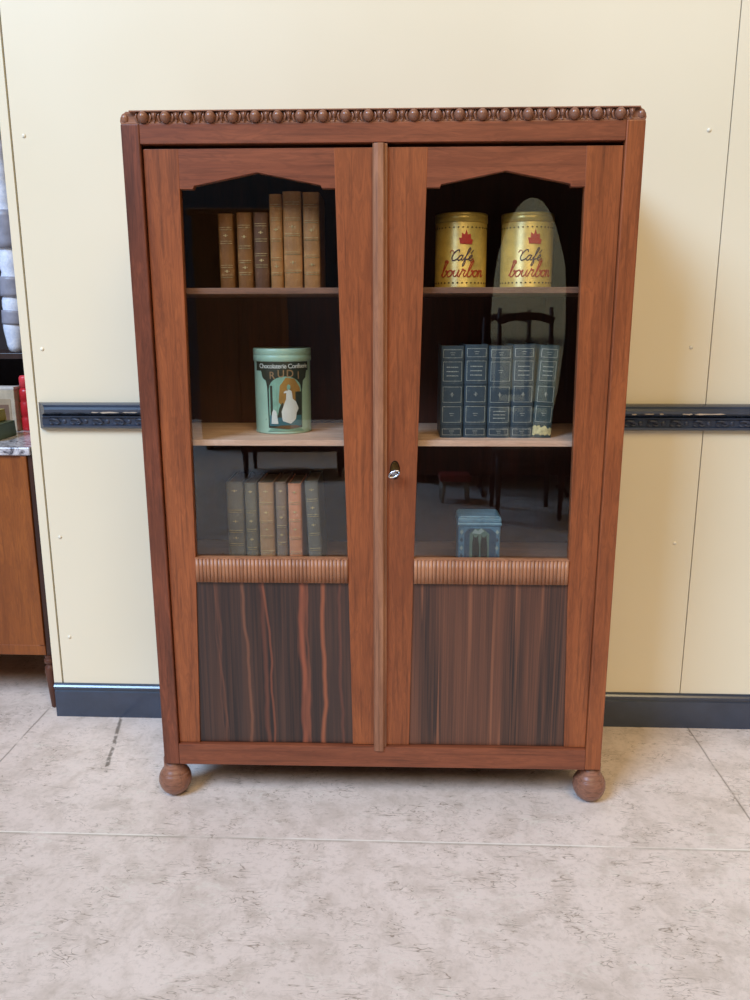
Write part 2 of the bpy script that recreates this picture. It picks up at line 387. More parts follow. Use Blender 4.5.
# doors
y0, y1 = .010, .032
ZB, ZT = .1695, 1.6705
def outer(z): return .490+(.476-.490)*(z-.172)/.521 if z < .693 else .476+(.467-.476)*(z-.693)/.89
def inner(z): return .0755+(.0845-.0755)*(z-.172)/.521 if z < .693 else .0845+(.1055-.0845)*(z-.693)/.89
def door(s):
    mi = 0
    zz = [ZB, .693, 1.583]
    b = MB()
    oe = .0 if s < 0 else .0020
    b.prism([(s*(.5455+oe*.4), ZB), (s*(.5475+oe), ZT), (s*outer(ZT), ZT), (s*outer(1.583), 1.583), (s*outer(.693), .693), (s*outer(ZB), ZB)], y0, y1, 'xz', 0)
    b.prism([(s*.0010, ZB), (s*.0010, ZT), (s*inner(ZT), ZT), (s*inner(1.583), 1.583), (s*inner(.693), .693), (s*inner(ZB), ZB)], y0, y1, 'xz', 0)
    xo, xi = outer(1.583), inner(1.583); xc = (xo+xi)/2
    b.prism([(s*(xi-.001), ZT), (s*(xi-.001), 1.583), (s*(xc-.150), 1.583), (s*(xc-.147), 1.590), (s*xc, 1.6185), (s*(xc+.147), 1.590), (s*(xc+.150), 1.583), (s*(xo+.001), 1.583), (s*(xo+.001), ZT)], y0+.0006, y1, 'xz', 1)
    d = b.build('door', [M['oak_v'], M['oak_h']], bc, .0012)
    MB().prism([(s*(outer(.66)+.004), .66), (s*(inner(.66)-.004), .66), (s*(inner(1.60)-.004), 1.635), (s*(outer(1.60)+.004), 1.635)], y0+.011, y0+.014, 'xz').build('glass_pane', M['glass'], d)
    # fluted moulding
    b = MB(); z0, z1 = .6265, .6915
    a0, a1 = inner(.66)+.0003, outer(.66)-.0003
    b.box(min(s*a0, s*a1), max(s*a0, s*a1), y0-.003, y1-.002, z0, z1)
    n = 41; p = (a1-a0)/n
    for i in range(n):
        cx = s*(a0+(i+.5)*p); pts = [(cx+.47*p*math.cos(t), y0-.0035-.0020*math.sin(t)) for t in [PI*q/6 for q in range(7)]]
        b.prism(pts, z0+.0005, z1-.0018, 'xy', smooth=True)
    b.box(min(s*a0, s*a1), max(s*a0, s*a1), y0-.0058, y0, z1-.0018, z1+.0005)
    b.build('fluted_moulding', M['oak_flute'], d)
    MB().prism([(s*(outer(ZB)-.0002), ZB+.001), (s*(inner(ZB)+.0002), ZB+.001), (s*(inner(.6265)+.0002), .6265), (s*(outer(.6265)-.0002), .6265)], y0+.0045, y1-.004, 'xz').build('veneer_panel', M['ebony_l'] if s < 0 else M['ebony_r'], d)
    MB().box(min(s*outer(.3), s*inner(.3)), max(s*outer(.3), s*inner(.3)), y1-.003, y1+.002, .175, .66).build('panel_backing', M['inside'], d)
    return d
dl = door(-1); dr = door(1)
MB().prism([(-.0185, .013), (-.0185, .001), (-.0150, -.004), (-.006, -.0065), (.006, -.0065), (.0095, -.003), (.0095, .001), (.0155, .003), (.0155, .012)], .1585, 1.6772, 'xy').build('cover_strip', M['oak_pale_v'], dl, .0008)
# lock plate and key on the right door
M['brass'] = plain('aged_brass', (120, 92, 52), .35, .25, 60, 1)
M['brassd'] = plain('dark_brass_rim', (58, 40, 26), .4, .2, 60, .8)
M['steel'] = plain('worn_steel', (205, 205, 210), .25, .1, 80, 1)
b = MB(); N = 24
for (rx, rz, ya, yb, mi) in ((.0125, .0245, y0-.0020, y0+.001, 1), (.0100, .0215, y0-.0036, y0-.0015, 0)):
    b.prism([(.0350+rx*math.cos(2*PI*k/N), .9215+rz*math.sin(2*PI*k/N)*(1.0 if math.sin(2*PI*k/N) > 0 else .92)) for k in range(N)], ya, yb, 'xz', mi)
b.build('lock_plate', [M['brass'], M['brassd']], dr, .0005)
b = MB(); b.tube([(.036, y0-.003, .9215), (.036, y0-.024, .9205)], .0032, 10)
b.lathe([(.0045, -.001), (.0052, 0), (.0045, .002)], seg=12).xf(Matrix.Identity(4))
b2 = MB(); pts = []
for k in range(21):
    a = 2*PI*k/20; pts.append((.0335+.0125*math.cos(a)*1.0, y0-.026, .9165+.0072*math.sin(a)+.0045*math.cos(a)))
b2.tube(pts, .0024, 8); b2.tube([(.036, y0-.003, .9215), (.0345, y0-.026, .9185)], .003, 10)
b2.box(.027, .040, y0-.0268, y0-.0252, .9135, .9205)
b.b.free(); b2.build('key', M['steel'], dr)

# frame of reference for things standing in the bookcase
RZ = Matrix.Rotation(PHI, 4, 'Z')
def inb(x, y, z): return tuple(RZ @ Vector((x, y, z)))

# ------------------------------------------------------------------ books
def leather(name, rgb, var=.3, rough=.5, worn=None):
    t = NT(name); v = t.coords((1, 1, 1)); n = t.noise(v, 60, 4, .65); n2 = t.noise(v, 14, 3, .6)
    c = srgb(rgb); c1 = tuple(x*(1-var) for x in c[:3])+(1,); c2 = tuple(min(1, x*(1+var)) for x in c[:3])+(1,)
    col = t.ramp(n2, [(.3, c1), (.7, c2)])
    if worn: col = t.mix(t.math('MULTIPLY', t.ramp(n, [(.55, (0, 0, 0, 1)), (.7, (1, 1, 1, 1))]), .6), col, srgb(worn))
    t.set(col, rough); t.bump(n, .3, .001); return t.m
M['pages'] = plain('aged_pages', (120, 104, 80), .8, .15, 80)
M['gilt'] = plain('worn_gilt', (206, 182, 130), .45, .3, 120, .15)
M['gilt_grey'] = plain('dull_silver_gilt', (190, 192, 184), .5, .2, 120, .2)
def spine_pts(w, d, bulge, t=.003):
    pts = []
    for k in range(9):
        a = PI*k/8; pts.append((-w/2*math.cos(a), bulge-bulge*math.sin(a)))
    return pts
def book(name, x, y, z, w_, h, d, mat, label, cat, group, bands, band_mat=None, gilt=None, style='old', lean=0, foot=None, patches=()):
    t = thing(name, label, cat, inb(x, y, z), PHI, group)
    t.rotation_euler = (0, lean, PHI)
    bul = .007; sp = spine_pts(w_, d, bul)
    prof = sp+[(w_/2, d), (w_/2-.0025, d), (w_/2-.0025, bul+.002), (-w_/2+.0025, bul+.002), (-w_/2+.0025, d), (-w_/2, d)]
    b = MB(); b.prism(prof, 0, h, 'xy'); b.build('cover', mat, t, .0006)
    MB().box(-w_/2+.0026, w_/2-.0026, bul+.0025, d-.004, .003, h-.004).build('page_block', M['pages'], t)
    for q in bands:
        zz = h*q; pts = [(px*1.01, py-.0018) for px, py in sp]
        MB().prism(pts+[(w_/2, bul+.001), (-w_/2, bul+.001)], zz-.0016, zz+.0016, 'xy').build('raised_band', band_mat or mat, t)
    for zz in (0.0012, h-.0022):
        MB().prism([(px*1.005, py-.001) for px, py in sp]+[(w_/2, bul+.001), (-w_/2, bul+.001)], zz-.001, zz+.002, 'xy').build('end_cap', band_mat or mat, t)
    yo = -.0012
    def arc(px): return bul-bul*math.sqrt(max(0, 1-(px/(w_/2))**2))+yo
    def strip(b, xa, xb, za, zb, n=6, off=0):
        v = []
        for i in range(n+1):
            px = xa+(xb-xa)*i/n; yy = arc(px)-off; v += [(px, yy, za), (px, yy, zb), (px, yy+.0012, za), (px, yy+.0012, zb)]
        f = []
        for i in range(n):
            a = 4*i; f += [(a, a+4, a+5, a+1), (a+2, a+3, a+7, a+6), (a, a+2, a+6, a+4), (a+1, a+5, a+7, a+3)]
        f += [(0, 1, 3, 2), (4*n, 4*n+2, 4*n+3, 4*n+1)]
        b.faces(v, f)
    if gilt:
        hw = w_/2*.82
        if style == 'old':
            for q in bands:
                b = MB(); strip(b, -hw, hw, h*q+.0022, h*q+.0032); strip(b, -hw, hw, h*q-.0032, h*q-.0022); b.build('gilt_line', gilt, t)
            for q in patches:
                zc = h*q; b = MB()
                for (dx, dz, ww, hh) in ((0, 0, .0030, .0065), (0, 0, .006, .0022), (-.0045, 0, .0018, .002), (.0045, 0, .0018, .002)):
                    strip(b, dx*w_/.02*.6-ww*.5, dx*w_/.02*.6+ww*.5, zc-hh/2, zc+hh/2, 2)
                b.build('gilt_flower', gilt, t)
        else:
            for (za, zb, kind) in style:
                a, c = h*za, h*zb; e = .0009; b = MB()
                strip(b, -hw, hw, a, a+e); strip(b, -hw, hw, c-e, c); strip(b, -hw, -hw+e, a, c, 1); strip(b, hw-e, hw, a, c, 1)
                if kind == 't':
                    for j, q in enumerate((.72, .5, .28)):
                        zz = a+(c-a)*q; xx = -hw*.62
                        while xx < hw*.6:
                            L = random.uniform(.0012, .0035); strip(b, xx, min(xx+L, hw*.62), zz-.0011, zz+.0011, 1); xx += L+.0011
                elif kind == 'o':
                    m = (a+c)/2; strip(b, -.005, .005, m-.0004, m+.0004, 2); strip(b, -.0005, .0005, m-.006, m+.006, 1); strip(b, -.003, .003, m-.003, m-.0024, 2); strip(b, -.003, .003, m+.0024, m+.003, 2)
                elif kind == 's':
                    m = (a+c)/2; strip(b, -.006, .006, m+.002, m+.003, 2); strip(b, -.004, .004, m-.003, m-.0022, 2)
                b.build('gilt_label', gilt, t)
    if foot:
        b = MB(); n = 12; top = [h*(.115+.02*random.uniform(-1, 1)) for _ in range(n+1)]; v = []; hw = w_/2*.96
        bot = [h*(.03+.012*random.uniform(-1, 1)) for _ in range(n+1)]
        for i in range(n+1):
            px = -hw+2*hw*i/n; yy = arc(px)-.0012; v += [(px, yy, bot[i]), (px, yy-.0006, top[i]), (px, yy+.0025, bot[i]), (px, yy+.0025, top[i])]
        f = []
        for i in range(n):
            a = 4*i; f += [(a, a+4, a+5, a+1), (a+2, a+3, a+7, a+6), (a, a+2, a+6, a+4), (a+1, a+5, a+7, a+3)]
        f += [(0, 1, 3, 2), (4*n, 4*n+2, 4*n+3, 4*n+1)]
        b.faces(v, f); o = b.build('torn_paper', foot, t); o['label'] = 'torn cream paper patch at the foot of the spine'
    return t
g = 'old brown leather books on the top shelf'
brn = leather('brown_calf', (132, 84, 40), .35, .45, (170, 130, 84)); brn2 = leather('worn_tan_calf', (172, 118, 68), .35, .5, (196, 160, 116)); brn3 = leather('dark_calf', (100, 64, 42), .4, .45, (140, 108, 76))
ZS = 1.3625
topb = [(-.383, .037, .178, brn, 'shorter brown leather book, leftmost of the row on the top left shelf', (.17, .30, .62, .80), 0),
        (-.3375, .037, .180, brn, 'shorter brown leather book, second from the left on the top left shelf', (.2, .36, .55, .82), 0),
        (-.2965, .036, .180, brn3, 'shorter dark brown leather book, third from left on the top left shelf', (.30, .45, .64, .84), 0),
        (-.2590, .031, .222, brn2, 'narrow tall tan leather book just right of the shorter brown books, top left shelf', (.16, .32, .52, .74, .88), 0),
        (-.2185, .045, .228, brn2, 'thickest tall tan leather book on the top left shelf', (.18, .37, .56, .72, .88), 0),
        (-.1720, .040, .226, brn2, 'tall tan leather book standing at the right end of the top left shelf row', (.16, .34, .52, .70, .86), 0)]
for (x, w_, h, m, lab, bands, ln) in topb:
    book('leather_book', x, .10, ZS, w_, h, .15, m, lab, 'book', g, bands, None, M['gilt'], 'old', ln, patches=[(a+c)/2 for a, c in zip(bands, bands[1:])][::2])
g = 'blue-grey encyclopedia volumes on the middle shelf'
blu = leather('blue_grey_cloth', (60, 74, 86), .2, .45, (98, 106, 108)); blu2 = leather('teal_grey_cloth', (62, 78, 82), .22, .45, (104, 112, 106))
st = [(.03, .10, 's'), (.17, .345, 's'), (.39, .56, 'o'), (.62, .83, 't'), (.87, .96, 's')]
st3 = [(.03, .10, 's'), (.17, .34, 't'), (.39, .56, 'o'), (.62, .83, 's'), (.87, .96, 's')]
enc = [(.1790, .0575, 'blue-grey bound encyclopedia volume at the left end of the middle right shelf', blu, st, 0, None),
       (.2390, .0590, 'blue-grey encyclopedia volume, second from left on the middle right shelf', blu, st, 0, None),
       (.2995, .0590, 'blue-grey encyclopedia volume in the centre of five, lettering in its lower panel', blu, st3, 0, None),
       (.3580, .0560, 'blue-grey encyclopedia volume just left of the torn leaning one', blu, st, 0, None),
       (.4090, .0490, 'grey encyclopedia volume with torn cream patch at its foot, leaning, right end of the row', blu2, st, .055, plain('torn_paper_cream', (212, 200, 150), .8, .25, 90))]
for i, (x, w_, lab, m, sty, ln, ft) in enumerate(enc):
    book('encyclopedia_volume', x, .097, .9905+(.0015 if ln else 0), w_, .2320+(.003 if i in (1, 3) else 0), .17, m, lab, 'book', g, (.145, .365, .59, .85), None, M['gilt_grey'], sty, ln, ft)
g = 'antique books on the lower left shelf'
gry = leather('grey_brown_calf', (104, 98, 88), .25, .5, (140, 134, 120)); gry2 = leather('faded_olive_calf', (108, 100, 84), .25, .5, (150, 140, 120))
tan = leather('tan_calf', (168, 126, 88), .22, .5, (196, 158, 120)); tpe = leather('taupe_calf', (130, 106, 88), .22, .5, (160, 138, 118)); org = leather('orange_calf', (206, 134, 96), .22, .5, (228, 170, 140))
low = [(-.388, .045, .234, gry, 'dark grey leather book at the far left of the lower left shelf', (.26, .42, .66), 0),
       (-.3455, .031, .231, gry2, 'narrow olive-grey leather book, second from left on the lower left shelf', (.22, .44, .66), 0),
       (-.3040, .040, .232, tan, 'tan leather book, third from left on the lower left shelf', (.18, .36, .54, .76), 0),
       (-.2640, .028, .234, tpe, 'narrow taupe leather book between the tan and the orange ones on the lower shelf', (.28, .48, .70), 0),
       (-.2270, .035, .230, org, 'orange-brown leather book, brightest on the lower left shelf', (.17, .35, .56, .77), 0),
       (-.1725, .036, .236, gry, 'grey leather book leaning slightly apart at the right end of the lower left shelf', (.20, .38, .60, .78), -.04)]
for (x, w_, h, m, lab, bands, ln) in low:
    book('antique_book', x-.007, .135, .630+(.002 if ln else 0), w_, h, .15, m, lab, 'book', g, bands, None, M['gilt'], 'old', ln, patches=[(a+c)/2 for a, c in zip(bands, bands[1:])][-2:]+[.9])

# ------------------------------------------------------------------ tins
def ribbon_on_cyl(b, pts, R, width, off, mi=0, th=.0006):
    """flat stroke on a cylinder: pts are (arc length along the girth, height)"""
    n = len(pts); v = []
    for i, (u, z) in enumerate(pts):
        a = pts[max(i-1, 0)]; c = pts[min(i+1, n-1)]; du, dz = c[0]-a[0], c[1]-a[1]; L = math.hypot(du, dz) or 1
        wd = width[i] if isinstance(width, list) else width
        nx, nz = -dz/L*wd/2, du/L*wd/2
        for (uu, zz) in ((u+nx, z+nz), (u-nx, z-nz)):
            th_ = uu/R
            for r in (R+off+th, R+off-th): v.append((r*math.sin(th_), -r*math.cos(th_), zz))
    f = []
    for i in range(n-1):
        a = 4*i; f += [(a, a+2, a+6, a+4), (a+1, a+5, a+7, a+3), (a, a+4, a+5, a+1), (a+2, a+3, a+7, a+6)]
    f += [(0, 1, 3, 2), (4*n-4, 4*n-2, 4*n-1, 4*n-3)]
    b.faces(v, f, mi)
def poly_on_cyl(b, pts, R, off, mi=0, th=.0005, step=.003):
    """filled outline wrapped on the cylinder, cut in columns so it follows the curve"""
    us = [p[0] for p in pts]; u0, u1 = min(us), max(us); n = max(2, int((u1-u0)/step)+1)
    def span(u):
        zs = []
        for i in range(len(pts)):
            a, c = pts[i], pts[(i+1) % len(pts)]
            if (a[0]-u)*(c[0]-u) <= 0 and a[0] != c[0]:
                zs.append(a[1]+(c[1]-a[1])*(u-a[0])/(c[0]-a[0]))
        return (min(zs), max(zs)) if zs else None
    v = []; sp = []
    for i in range(n+1):
        u = u0+(u1-u0)*(i/n*.998+.001); s_ = span(u)
        if s_: sp.append((u, s_))
    for u, (za, zb) in sp:
        t_ = u/R
        for r in (R+off+th, R+off-th):
            for z in (za, zb): v.append((r*math.sin(t_), -r*math.cos(t_), z))
    f = []
    for i in range(len(sp)-1):
        a = 4*i; f += [(a, a+1, a+5, a+4), (a+2, a+6, a+7, a+3), (a, a+4, a+6, a+2), (a+1, a+3, a+7, a+5)]
    m = 4*(len(sp)-1); f += [(0, 2, 3, 1), (m, m+1, m+3, m+2)]
    b.faces(v, f, mi)
def spline(pts, k=5):
    out = []
    P = [pts[0]]+list(pts)+[pts[-1]]
    for i in range(1, len(P)-2):
        p0, p1, p2, p3 = P[i-1], P[i], P[i+1], P[i+2]
        for j in range(k):
            t = j/k
            out.append(tuple(.5*((2*p1[q])+(-p0[q]+p2[q])*t+(2*p0[q]-5*p1[q]+4*p2[q]-p3[q])*t*t+(-p0[q]+3*p1[q]-3*p2[q]+p3[q])*t**3) for q in (0, 1)))
    out.append(pts[-1]); return out
GL = {
 'b': ([(0, .15), (.3, 1.1), (.5, 2.1), (.38, 2.35), (.22, 1.9), (.15, .6), (.3, .02), (.6, .08), (.8, .6), (.65, 1.0), (.62, .78), (.95, .85)], .85),
 'o': ([(.1, .85), (.5, 1.0), (.2, .85), (.08, .4), (.3, .02), (.6, .15), (.72, .6), (.55, .95), (.62, .78), (.95, .88)], .82),
 'u': ([(0, .7), (.12, 1.0), (.1, .35), (.28, .02), (.55, .25), (.68, 1.0), (.66, .3), (.82, .02), (1.0, .15)], .92),
 'r': ([(0, .15), (.18, .85), (.22, 1.2), (.34, .95), (.6, .95), (.5, .35), (.65, .02), (.85, .15)], .82),
 'n': ([(0, .85), (.12, 1.0), (.1, 0), (.16, .55), (.42, 1.0), (.58, .75), (.56, .2), (.72, .02), (.95, .3)], .9),
 'C': ([(.95, 1.55), (.85, 1.95), (.5, 1.9), (.15, 1.3), (.05, .6), (.3, .05), (.75, .1), (1.0, .4)], 1.0),
 'a': ([(.68, .85), (.42, 1.0), (.12, .65), (.12, .15), (.38, .02), (.66, .5), (.74, 1.0), (.68, .3), (.84, .02), (1.05, .25)], 1.0),
 'f': ([(0, .25), (.35, 1.1), (.58, 2.1), (.42, 2.35), (.28, 1.8), (.22, 0), (.14, -.9), (.34, -.95), (.42, -.3), (.3, .1), (.75, .3)], .7),
 'e': ([(0, .3), (.38, .5), (.55, .85), (.36, 1.02), (.12, .6), (.22, .1), (.52, .02), (.85, .4)], .8)}
def script(b, word, R, u0, z0, xh, slant, width, off, mi):
    x = 0
    for ch in word:
        pts, adv = GL[ch]
        pl = [((u0+(x+px)*xh*1.22+slant*py*xh), z0+py*xh) for px, py in spline(pts)]
        ribbon_on_cyl(b, pl, R, width, off, mi); x += adv
    return u0+x*xh*1.22
def text_wrapped(txt, size, R, zc, off, uc=0, track=1.0, extr=.0004):
    cu = bpy.data.curves.new('lettering_curve', 'FONT'); cu.body = txt; cu.size = size; cu.align_x = 'CENTER'; cu.space_character = track; cu.extrude = extr; cu.offset = size*.004
    tmp = bpy.data.objects.new('lettering_tmp', cu); COL.objects.link(tmp)
    dg = bpy.context.evaluated_depsgraph_get(); dg.update()
    me = bpy.data.meshes.new_from_object(tmp.evaluated_get(dg)); bpy.data.objects.remove(tmp); bpy.data.curves.remove(cu)
    for v in me.vertices:
        u, zz, h = v.co.x+uc, v.co.y, v.co.z; r = R+off+h
        v.co = (r*math.sin(u/R), -r*math.cos(u/R), zc+zz)
    return me
M['yellow'] = plain('yellow_tin_paint', (212, 172, 84), .35, .14, 30, .15)
M['gold'] = plain('yellow_tin_lid', (184, 150, 70), .3, .15, 40, .3)
M['ink_blue'] = plain('brown_blue_ink', (78, 58, 66), .5)
M['ink_red'] = plain('brick_red_ink', (184, 66, 36), .5)
M['red'] = plain('red_print', (186, 52, 36), .5)
M['ink_dark'] = plain('dark_ornament_ink', (92, 70, 30), .5)
def coffee_tin(x, y, rz, lab):
    R, H = .0640, .1775
    t = thing('coffee_tin', lab, 'tin', inb(x, y, ZS), PHI+rz, 'yellow coffee tins on the top right shelf')
    MB().lathe([(R-.003, 0), (R+.0008, .001), (R+.0008, .003), (R, .004), (R, H-.024), (R-.001, H-.022), (R-.001, H-.010)], seg=64).build('body', M['yellow'], t)
    MB().lathe([(R+.0006, H-.022), (R+.0014, H-.0205), (R+.0014, H-.010), (R+.0004, H-.0085), (R+.0012, H-.007), (R+.0012, H-.002), (R-.001, H), (R-.006, H-.0015), (R-.008, H-.003)], seg=64).build('lid', M['gold'], t)
    b = MB(); e = script(b, 'bourbon', R, -.0570, .0270, .0155, .30, .0025, .0007, 0); b.build('red_lettering', M['ink_red'], t)
    b = MB(); e = script(b, 'Cafe', R, -.0290, .0650, .0125, .35, .0022, .0007, 0)
    ribbon_on_cyl(b, [(e-.004, .0815), (e+.003, .0890)], R, .0018, .0007)
    b.build('dark_lettering', M['ink_blue'], t)
    b = MB()   # red coffee blossom: cup, leaf points, stem
    cz = .113; cu = .008
    star = [(-.013, -.010), (-.0155, .001), (-.009, .000), (-.0095, .010), (-.003, .006), (.000, .016), (.0035, .006), (.010, .008), (.009, -.001), (.0150, -.003), (.0125, -.011)]
    # fan-triangle outline in two monotone halves
    poly_on_cyl(b, [(cu+px*1.12, cz+.004+pz*1.3) for px, pz in star], R, .0006, 0, step=.001)
    b.build('red_emblem', M['red'], t)
    b = MB()
    for k in range(36):
        u = 2*PI*R*k/36-PI*R
        poly_on_cyl(b, [(u-.0028, .0125), (u, .0148), (u+.0028, .0125), (u, .0102)], R, .0004)
        poly_on_cyl(b, [(u-.0026, H-.035), (u, H-.0328), (u+.0026, H-.035), (u, H-.0372)], R, .0004)
    b.build('printed_border', M['ink_dark'], t)
    b = MB()
    for u0, z0, s_ in ((-.031, .083, 1), (-.045, .060, 1), (.030, .062, -1)):
        ribbon_on_cyl(b, spline([(u0, z0), (u0+.004*s_, z0+.006), (u0+.010*s_, z0+.003), (u0+.008*s_, z0-.003)]), R, .0014, .0007)
    b.build('printed_flourish', M['ink_red'], t)
    return t
coffee_tin(.1975, .155, 0, 'yellow coffee tin with red script lettering, left one on the top right shelf')
coffee_tin(.3620, .155, .03, 'yellow coffee tin with red script lettering, right one on the top right shelf')

# green chocolate tin
def choc_tin():
    R, H = .0745, .2235
    t = thing('chocolate_tin', 'pale green round chocolate tin with a dark pictorial label on the middle left shelf', 'tin', inb(-.2700, .226, .9905), PHI+.17, None)
    gm = NT('chipped_pale_green_paint'); v = gm.coords(); n = gm.noise(v, 34, 4, .7); n2 = gm.noise(v, 8, 3)
    gm.set(gm.mix(gm.ramp(n, [(.68, (0, 0, 0, 1)), (.72, (1, 1, 1, 1))]), gm.ramp(n2, [(.3, (160, 192, 170)), (.7, (182, 210, 188))]), srgb((70, 84, 66))), .38)
    M['mint'] = gm.m
    MB().lathe([(R-.003, 0), (R+.001, .001), (R+.001, .004), (R, .006), (R, H-.030), (R-.001, H-.02)], seg=72).build('body', gm.m, t)
    MB().lathe([(R+.001, H-.034), (R+.0025, H-.032), (R+.0028, H-.019), (R+.001, H-.0175), (R+.0024, H-.0155), (R+.0024, H-.002), (R, H), (R-.004, H-.0008), (R-.006, H-.003)], seg=72).build('lid', gm.m, t)
    dark = plain('label_dark_green', (48, 54, 40), .5); arch = plain('label_brown', (104, 78, 46), .5); mint2 = plain('label_pale_green', (140, 182, 160), .5)
    white = plain('label_white', (222, 222, 214), .5, .05); teal = plain('label_teal', (60, 112, 122), .5); ochre = plain('label_ochre', (170, 124, 58), .5)
    o = .0006
    b = MB(); cols = [dark, arch, mint2, white, teal, ochre]
    def rect(u0, u1, z0, z1, mi, off): poly_on_cyl(b, [(u0, z0), (u0, z1), (u1, z1), (u1, z0)], R, off, mi, .0004)
    rect(-.085, .078, .166, .190, 0, o)                     # header band
    poly_on_cyl(b, [(-.065, .168), (-.060, .148), (-.048, .140), (-.044, .115), (-.044, .017), (.052, .017), (.052, .115), (.056, .140), (.066, .148), (.070, .168)], R, o, 0, .0004, .002)
    arcp = [(-.040, .024), (-.040, .118)]+[(.004-.044*math.cos(a), .118+.034*math.sin(a)) for a in [PI*k/12 for k in range(13)]]+[(.048, .118), (.048, .024)]
    poly_on_cyl(b, arcp, R, o+.0006, 2, .0004, .002)
    poly_on_cyl(b, [(-.014, .085), (-.010, .128), (.006, .149), (.028, .146), (.044, .122), (.044, .070), (.010, .060)], R, o+.0012, 5, .0004, .002)
    rect(-.039, .047, .022, .050, 4, o+.0012)
    rect(-.036, -.030, .050, .128, 0, o+.0012); rect(-.029, -.018, .050, .138, 2, o+.0014)
    poly_on_cyl(b, [(-.018, .045), (-.012, .072), (-.004, .085), (.004, .070), (.006, .045)], R, o+.0016, 0, .0004, .002)
    rect(.030, .047, .050, .112, 0, o+.0014)
    # standing lady in white: skirt, bodice, head and raised arm
    poly_on_cyl(b, [(-.005, .036), (-.007, .060), (.000, .080), (.006, .095), (.020, .096), (.031, .086), (.038, .068), (.032, .056), (.030, .040), (.016, .028)], R, o+.0022, 3, .0004, .0015)
    poly_on_cyl(b, [(.005, .092), (.006, .112), (.012, .118), (.020, .114), (.022, .094)], R, o+.0026, 3, .0004, .0015)
    poly_on_cyl(b, [(.008, .118), (.008, .127), (.012, .132), (.017, .127), (.016, .118)], R, o+.0026, 2, .0004, .001)
    poly_on_cyl(b, [(.000, .108), (.000, .112), (.007, .116), (.007, .110)], R, o+.0026, 3, .0004, .001)
    # table with white cloth and little pot
    poly_on_cyl(b, [(-.034, .028), (-.032, .058), (-.027, .066), (-.020, .060), (-.016, .028)], R, o+.0020, 3, .0004, .0015)
    poly_on_cyl(b, [(-.046, .006), (-.036, .016), (.046, .016), (.056, .006), (.030, .009), (-.020, .009)], R, o+.0008, 2, .0004, .002)
    poly_on_cyl(b, [(-.030, .018), (-.010, .024), (.030, .024), (.044, .018), (.010, .014)], R, o+.0024, 1, .0004, .002)
    b.build('pictorial_label', cols, t)
    me = text_wrapped('Chocolaterie Confiserie', .0165, R, .1730, o+.0006, .002, .9); me.materials.append(white)
    l = bpy.data.objects.new('white_lettering', me); COL.objects.link(l); l.parent = t
    # arched name: letters set on an arc
    gold = plain('label_lettering_gold', (152, 118, 82), .5)
    for i, ch in enumerate('RUDI'):
        me = text_wrapped(ch, .027, R, 0, o+.0008, 0, 1)
        me.materials.append(gold)
        u = -.031+i*.0235; l = bpy.data.objects.new('gold_letter', me); COL.objects.link(l); l.parent = t
        l.rotation_euler = (0, 0, (u+.001)/R); l.location = (0, 0, .1455+.005*(1-((i-1.5)/1.5)**2))
    return t
choc_tin()

# small blue tin
def blue_tin():
    t = thing('blue_tin', 'small pale blue square tin printed with two cats, standing on the lower right shelf', 'tin', inb(.2610, .125, .630), PHI)
    bl = plain('pale_blue_print', (88, 124, 148), .4, .2, 50, .1); ld = plain('pale_blue_lid', (112, 146, 166), .35, .15, 50, .2)
    W = .056
    MB().box(-W, W, 0, .085, 0, .124).build('body', bl, t, .004)
    b = MB(); b.box(-W-.003, W+.003, -.003, .088, .120, .129); b.box(-W-.0015, W+.0015, -.0015, .0865, .129, .141); b.prism([(-W-.002, .141), (W+.002, .141), (W-.006, .1465), (-W+.006, .1465)], -.001, .086, 'xz')
    b.build('lid', ld, t, .0025)
    cat = plain('black_print', (34, 30, 26), .5); gr = plain('grey_green_print', (92, 112, 100), .5); nv = plain('dark_blue_print', (52, 72, 92), .5); pk = plain('pale_print', (150, 162, 156), .5)
    b = MB()
    def P(pts, mi, y): b.prism(pts, y, y+.0012, 'xz', mi)
    P([(-.040, .020), (-.040, .100), (-.028, .113), (.028, .113), (.044, .100), (.044, .020)], 2, -.0010)
    P([(-.026, .020), (-.026, .098), (-.012, .112), (.010, .112), (.026, .098), (.026, .020)], 1, -.0016)
    P([(-.020, .100), (-.012, .112), (-.004, .106), (.004, .114), (.012, .106), (.002, .098)], 3, -.0022)
    for x0 in (-.010, .012):
        P([(x0-.008, .030), (x0-.009, .075), (x0-.007, .085), (x0-.007, .096), (x0-.003, .089), (x0+.003, .089), (x0+.007, .096), (x0+.007, .084), (x0+.010, .060), (x0+.010, .030)], 0, -.0026 if x0 < 0 else -.0023)
    for s in (-1, 1):
        for k in range(4): P([(s*.047, .030+k*.022), (s*.052, .037+k*.022), (s*.047, .044+k*.022), (s*.043, .037+k*.022)], 3 if k % 2 else 2, -.0012)
    b.build('printed_picture', [cat, gr, nv, pk], t)
blue_tin()

